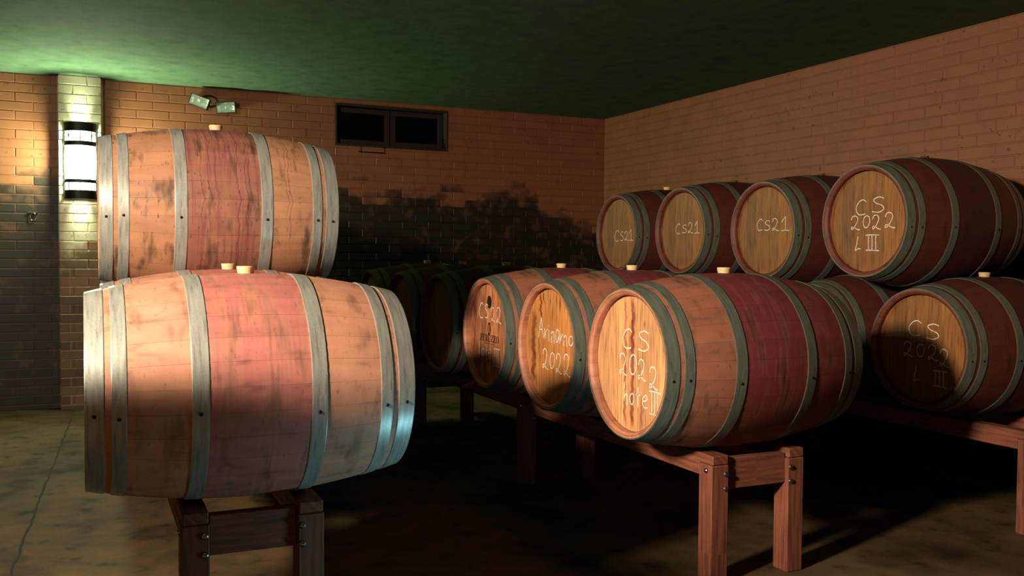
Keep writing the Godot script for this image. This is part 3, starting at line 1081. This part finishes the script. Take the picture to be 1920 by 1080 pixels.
func barrels() -> void:
	var left := "barrels of the left stack"
	barrel("large pale pink oak barrel in front of the left stack, nearest of all", 0.474, EYE - 0.419, -3.086, left, "pale_staves", "head_plain", "bung", 1.0, "steel")
	barrel("oak barrel directly behind the nearest one on the left rack", 0.53, EYE - 0.419, -3.888, left, "pale_staves", "head_plain", "bung", 1.0, "steel")
	barrel("third lower barrel of the left rack, hidden under the upper barrel", 0.55, EYE - 0.419, -4.69, left, "red_staves", "head_plain")
	for k in 4:  # unseen lower barrels added to keep sconce light off the middle row
		barrel("%s lower barrel of the left rack, unseen, added to block the sconce" % ["fourth", "fifth", "sixth", "last"][k], 0.59, EYE - 0.419, -5.49 - 0.8 * k, "added hidden lower barrels of the left stack", "red_staves", "head_plain", "")
	for k in 4:  # unseen upper tier, added for the same blocking of the sconce
		barrel("%s upper barrel of the left stack, unseen, added to block the sconce" % ["second", "third", "fourth", "last"][k], 0.6, EYE + 0.184, -5.09 - 0.8 * k, "added hidden upper barrels of the left stack", "red_staves", "head_plain", "")
	barrel("upper barrel of the left stack with purple wine trickles down its side", 0.532, EYE + 0.184, -4.289, left, "dripped_staves", "head_plain", "bung", 1.0, "steel")
	barrel("unseen barrel added left of the camera to shade the nearest barrel", -0.79, 1.08, -2.15, "", "red_staves", "head_plain")  # added out of view: throws shade on the lower half of the front barrel
	var mid := "barrels of the middle row"
	var a := barrel("barrel chalked CS 2022 Lote III, foremost of the middle row", 2.409, EYE - 0.42, -3.134, mid, "red_staves", "head_light")
	var b := barrel("barrel with streaked head chalked Arinarno 2022, second in the middle row", 2.425, EYE - 0.42, -3.87, mid, "red_staves", "head_streaked")
	var c := barrel("barrel chalked CS 22 with printed dark maker's mark, third in the middle row", 2.44, EYE - 0.42, -4.637, mid, "red_staves", "head_red")
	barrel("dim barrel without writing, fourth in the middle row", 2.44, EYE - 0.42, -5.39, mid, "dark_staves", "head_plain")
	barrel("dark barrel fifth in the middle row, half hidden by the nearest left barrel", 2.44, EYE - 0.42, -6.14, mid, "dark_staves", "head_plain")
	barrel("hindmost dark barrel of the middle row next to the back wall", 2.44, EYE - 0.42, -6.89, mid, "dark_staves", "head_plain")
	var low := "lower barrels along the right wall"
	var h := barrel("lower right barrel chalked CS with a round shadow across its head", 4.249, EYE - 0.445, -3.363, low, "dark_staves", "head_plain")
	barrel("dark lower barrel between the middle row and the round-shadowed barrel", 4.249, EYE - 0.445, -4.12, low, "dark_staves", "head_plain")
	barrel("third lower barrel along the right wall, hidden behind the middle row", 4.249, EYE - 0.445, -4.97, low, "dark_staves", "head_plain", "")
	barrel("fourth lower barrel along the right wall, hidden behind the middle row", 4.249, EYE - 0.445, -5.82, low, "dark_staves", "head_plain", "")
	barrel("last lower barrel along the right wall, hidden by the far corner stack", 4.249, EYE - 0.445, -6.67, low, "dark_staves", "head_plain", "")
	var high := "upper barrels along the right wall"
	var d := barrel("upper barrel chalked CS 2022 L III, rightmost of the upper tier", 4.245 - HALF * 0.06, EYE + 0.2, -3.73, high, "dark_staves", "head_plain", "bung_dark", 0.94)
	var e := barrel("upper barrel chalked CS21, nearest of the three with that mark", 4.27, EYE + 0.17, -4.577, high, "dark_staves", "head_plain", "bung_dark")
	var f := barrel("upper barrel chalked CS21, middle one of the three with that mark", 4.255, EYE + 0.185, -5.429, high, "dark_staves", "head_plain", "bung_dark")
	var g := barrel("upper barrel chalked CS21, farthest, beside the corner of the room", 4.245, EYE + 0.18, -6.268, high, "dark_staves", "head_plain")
	# writing in chalk on the heads, measured from the middle of each head
	chalk(a, [["C", -0.075, 0.055, 0.075, 0.078], ["S", 0.035, 0.055, 0.085, 0.078], ["2", -0.095, -0.055, 0.06, 0.085], ["0", -0.02, -0.045, 0.055, 0.08], ["2", 0.045, -0.06, 0.055, 0.08], ["2", 0.125, -0.085, 0.06, 0.085], ["h", -0.065, -0.175, 0.045, 0.095], ["o", -0.015, -0.165, 0.035, 0.045], ["t", 0.03, -0.17, 0.035, 0.08], ["e", 0.075, -0.165, 0.045, 0.05], ["III", 0.125, -0.18, 0.08, 0.085]])
	chalk(b, [["A", -0.13, 0.03, 0.055, 0.1], ["r", -0.07, 0.02, 0.035, 0.075], ["i", -0.03, 0.02, 0.02, 0.075], ["n", 0.0, 0.015, 0.04, 0.075], ["a", 0.045, 0.02, 0.04, 0.06], ["r", 0.09, 0.012, 0.03, 0.07], ["n", 0.125, 0.01, 0.04, 0.07], ["o", 0.175, 0.018, 0.045, 0.045], ["2", -0.085, -0.115, 0.06, 0.095], ["0", -0.01, -0.105, 0.05, 0.075], ["2", 0.055, -0.12, 0.055, 0.09], ["2", 0.13, -0.125, 0.065, 0.1]])
	chalk(c, [["C", -0.14, 0.075, 0.06, 0.085], ["S", -0.065, 0.08, 0.05, 0.075], ["2", 0.03, 0.065, 0.05, 0.075], ["2", 0.1, 0.06, 0.06, 0.085], ["l", -0.14, -0.145, 0.02, 0.09], ["o", -0.1, -0.135, 0.04, 0.045], ["t", -0.05, -0.15, 0.035, 0.085], ["e", -0.01, -0.14, 0.045, 0.055], ["III", 0.06, -0.17, 0.085, 0.09]])
	chalk(d, [["C", -0.085, 0.035, 0.08, 0.08], ["S", 0.025, 0.045, 0.09, 0.08], ["2", -0.115, -0.045, 0.065, 0.075], ["0", -0.03, -0.035, 0.05, 0.065], ["2", 0.035, -0.045, 0.06, 0.075], ["2", 0.12, -0.04, 0.07, 0.08], ["L", -0.085, -0.155, 0.05, 0.075], ["III", -0.01, -0.155, 0.095, 0.08]], 0.0055)
	chalk(h, [["C", -0.085, 0.06, 0.085, 0.075], ["S", 0.02, 0.05, 0.085, 0.075], ["2", -0.11, -0.05, 0.06, 0.075], ["0", -0.03, -0.045, 0.05, 0.065], ["2", 0.04, -0.055, 0.06, 0.075], ["2", 0.11, -0.08, 0.06, 0.085], ["L", -0.05, -0.17, 0.05, 0.08], ["III", 0.07, -0.18, 0.085, 0.075]], 0.005)
	chalk(e, [["C", -0.085, 0.0, 0.06, 0.07], ["S", -0.015, 0.0, 0.055, 0.06], ["2", 0.06, -0.005, 0.06, 0.075], ["1", 0.14, -0.005, 0.07, 0.085]], 0.005)
	chalk(f, [["C", -0.09, -0.02, 0.06, 0.07], ["S", -0.015, -0.015, 0.06, 0.055], ["2", 0.06, -0.02, 0.06, 0.075], ["1", 0.135, -0.02, 0.06, 0.085]], 0.005)
	chalk(g, [["C", -0.07, -0.06, 0.07, 0.085], ["S", 0.01, -0.055, 0.055, 0.07], ["2", 0.08, -0.055, 0.055, 0.07], ["1", 0.14, -0.055, 0.065, 0.085]], 0.005)
	maker_mark(c)


func glyph(ch: String) -> Array:
	match ch:
		"C": return [[[0.95, 0.85], [0.7, 1.0], [0.35, 0.9], [0.08, 0.55], [0.12, 0.2], [0.4, 0.0], [0.9, 0.06]]]
		"S": return [[[0.95, 0.9], [0.6, 1.0], [0.2, 0.85], [0.35, 0.62], [0.8, 0.45], [0.97, 0.2], [0.6, 0.0], [0.1, 0.06]]]
		"2": return [[[0.05, 0.72], [0.15, 0.95], [0.5, 1.0], [0.75, 0.8], [0.6, 0.45], [0.25, 0.1], [0.05, 0.06], [0.12, 0.22], [0.4, 0.16], [0.7, 0.04], [1.0, 0.0]]]
		"0": return [[[0.5, 1.0], [0.15, 0.8], [0.05, 0.4], [0.3, 0.02], [0.7, 0.1], [0.95, 0.5], [0.85, 0.88], [0.5, 1.0]]]
		"1": return [[[0.05, 0.6], [0.35, 0.85], [0.55, 1.0]], [[0.55, 1.0], [0.55, 0.5], [0.55, 0.0]], [[0.05, 0.0], [0.5, 0.02], [1.0, 0.0]]]
		"III": return [[[0.0, 1.0], [0.5, 1.02], [1.0, 1.0]], [[0.05, 0.0], [0.5, 0.0], [1.0, -0.03]], [[0.22, 1.0], [0.23, 0.5], [0.25, 0.0]], [[0.48, 1.0], [0.5, 0.5], [0.5, 0.0]], [[0.75, 1.0], [0.76, 0.5], [0.78, 0.0]]]
		"L": return [[[0.45, 1.0], [0.3, 0.5], [0.1, 0.0], [0.5, 0.12], [0.9, 0.08]]]
		"l": return [[[0.3, 1.0], [0.3, 0.5], [0.4, 0.0]]]
		"h": return [[[0.25, 1.0], [0.2, 0.5], [0.1, 0.0], [0.3, 0.38], [0.6, 0.5], [0.75, 0.3], [0.7, 0.0]]]
		"o": return [[[0.5, 1.0], [0.1, 0.7], [0.15, 0.2], [0.55, 0.0], [0.9, 0.4], [0.8, 0.85], [0.5, 1.0]]]
		"t": return [[[0.5, 1.0], [0.45, 0.5], [0.55, 0.0]], [[0.1, 0.6], [0.5, 0.64], [0.95, 0.62]]]
		"e": return [[[0.1, 0.5], [0.5, 0.55], [0.85, 0.75], [0.6, 1.0], [0.2, 0.75], [0.1, 0.35], [0.4, 0.0], [0.9, 0.1]]]
		"A": return [[[0.0, 0.0], [0.2, 0.5], [0.5, 1.0]], [[0.5, 1.0], [0.7, 0.5], [0.95, 0.0]], [[0.1, 0.35], [0.5, 0.4], [0.85, 0.38]]]
		"r": return [[[0.05, 0.75], [0.25, 0.1], [0.4, 0.5], [0.95, 0.75]]]
		"i": return [[[0.5, 0.7], [0.5, 0.35], [0.55, 0.0]], [[0.5, 0.95], [0.52, 0.98], [0.55, 1.0]]]
		"n": return [[[0.1, 0.7], [0.12, 0.35], [0.1, 0.0]], [[0.1, 0.45], [0.4, 0.7], [0.75, 0.6], [0.85, 0.0]]]
		"a": return [[[0.85, 0.9], [0.4, 1.0], [0.1, 0.6], [0.2, 0.1], [0.55, 0.1], [0.85, 0.6]], [[0.88, 1.0], [0.88, 0.5], [1.0, 0.0]]]
	return []


func chalk(b: Node3D, letters: Array, width := 0.0062) -> void:
	var rng := RandomNumberGenerator.new()
	rng.seed = letters.size() * 17 + 3
	var x := -HALF + 0.046 - 0.011 - 0.0008
	for l in letters:
		var st := starter()
		for s in glyph(l[0]):
			var pts := []
			var n: int = s.size()
			for i in n - 1:
				for k in 5:
					var q := []
					for j in [-1, 0, 1, 2]:
						var g: Array = s[clampi(i + j, 0, n - 1)]
						q.append(Vector2(l[1] + g[0] * l[3], l[2] + g[1] * l[4]))
					var t := k / 5.0
					pts.append(0.5 * (2.0 * q[1] + (q[2] - q[0]) * t + (2.0 * q[0] - 5.0 * q[1] + 4.0 * q[2] - q[3]) * t * t + (3.0 * q[1] - q[0] - 3.0 * q[2] + q[3]) * t * t * t))
			var last: Array = s[n - 1]
			pts.append(Vector2(l[1] + last[0] * l[3], l[2] + last[1] * l[4]))
			var prev := []
			for i in pts.size():
				var a: Vector2 = pts[maxi(i - 1, 0)]
				var c: Vector2 = pts[mini(i + 1, pts.size() - 1)]
				var dir := (c - a).normalized()
				var nor := Vector2(-dir.y, dir.x) * width * 0.5 * rng.randf_range(0.65, 1.15)
				var p: Vector2 = pts[i]
				var cur := [Vector3(x, p.y + nor.y + BILGE, p.x + nor.x), Vector3(x, p.y - nor.y + BILGE, p.x - nor.x)]
				if prev.size() == 2:
					flat(st, [prev[0], cur[0], cur[1], prev[1]], Vector3(-1, 0, 0), Vector3(0, 0, 1), Vector3(0, 1, 0))
				prev = cur
		part("chalk_character", st.commit(), mat.chalk, b)


func maker_mark(b: Node3D) -> void:
	var x := -HALF + 0.046 - 0.011
	var st := starter()
	for e in [[0.0, 0.168, 0.031, 0.036], [0.0, 0.022, 0.022, 0.036]]:
		for k in 24:
			var t0 := TAU * k / 24.0
			var t1 := TAU * (k + 1) / 24.0
			var c := Vector3(x - 0.0006, e[1] + BILGE, e[0])
			flat(st, [c, c + Vector3(0, cos(t0) * e[3], sin(t0) * e[2]), c + Vector3(0, cos(t1) * e[3], sin(t1) * e[2])], Vector3(-1, 0, 0), Vector3(0, 0, 1), Vector3(0, 1, 0))
		part("printed_mark", st.commit(), mat.print, b)
		st = starter()
	# a curled sign low on the head
	for k in 14:
		var t0 := PI * 0.9 + k * 0.3
		var t1 := t0 + 0.3
		var c := Vector3(x - 0.0006, -0.135 + BILGE, 0.0)
		var d0 := Vector3(0, cos(t0), sin(t0))
		var d1 := Vector3(0, cos(t1), sin(t1))
		flat(st, [c + d0 * 0.024, c + d1 * 0.024, c + d1 * 0.017, c + d0 * 0.017], Vector3(-1, 0, 0), Vector3(0, 0, 1), Vector3(0, 1, 0))
	part("printed_mark", st.commit(), mat.print, b)
	st = starter()
	for k in 4:
		cbox(st, Vector3(x - 0.0012, 0.0 + BILGE, -0.011 + k * 0.006), Vector3(x - 0.0008, 0.044 + BILGE, -0.0085 + k * 0.006), 0.0, Vector3(0, 0, 1), Vector3(0, 1, 0))
	part("printed_mark", st.commit(), mat.head_red, b)
	var font := SystemFont.new()
	font.font_names = PackedStringArray(["Droid Serif"])
	font.font_weight = 700
	var tm := TextMesh.new()
	tm.text = "PERUZZO"
	tm.font = font
	tm.font_size = 64
	tm.pixel_size = 0.05 / 64.0 * 1.05
	tm.depth = 0.0006
	var tx := part("printed_name", tm, mat.print, b, Vector3(x - 0.0005, BILGE - 0.03, 0.005))
	tx.rotation.y = -PI / 2
	# the small line under the name cannot be read: a row of faint dashes
	st = starter()
	for k in 11:
		cbox(st, Vector3(x - 0.0008, BILGE - 0.06, -0.07 + k * 0.013), Vector3(x - 0.0004, BILGE - 0.056, -0.063 + k * 0.013), 0.0, Vector3(0, 0, 1), Vector3(0, 1, 0))
	part("printed_line", st.commit(), mat.print, b)
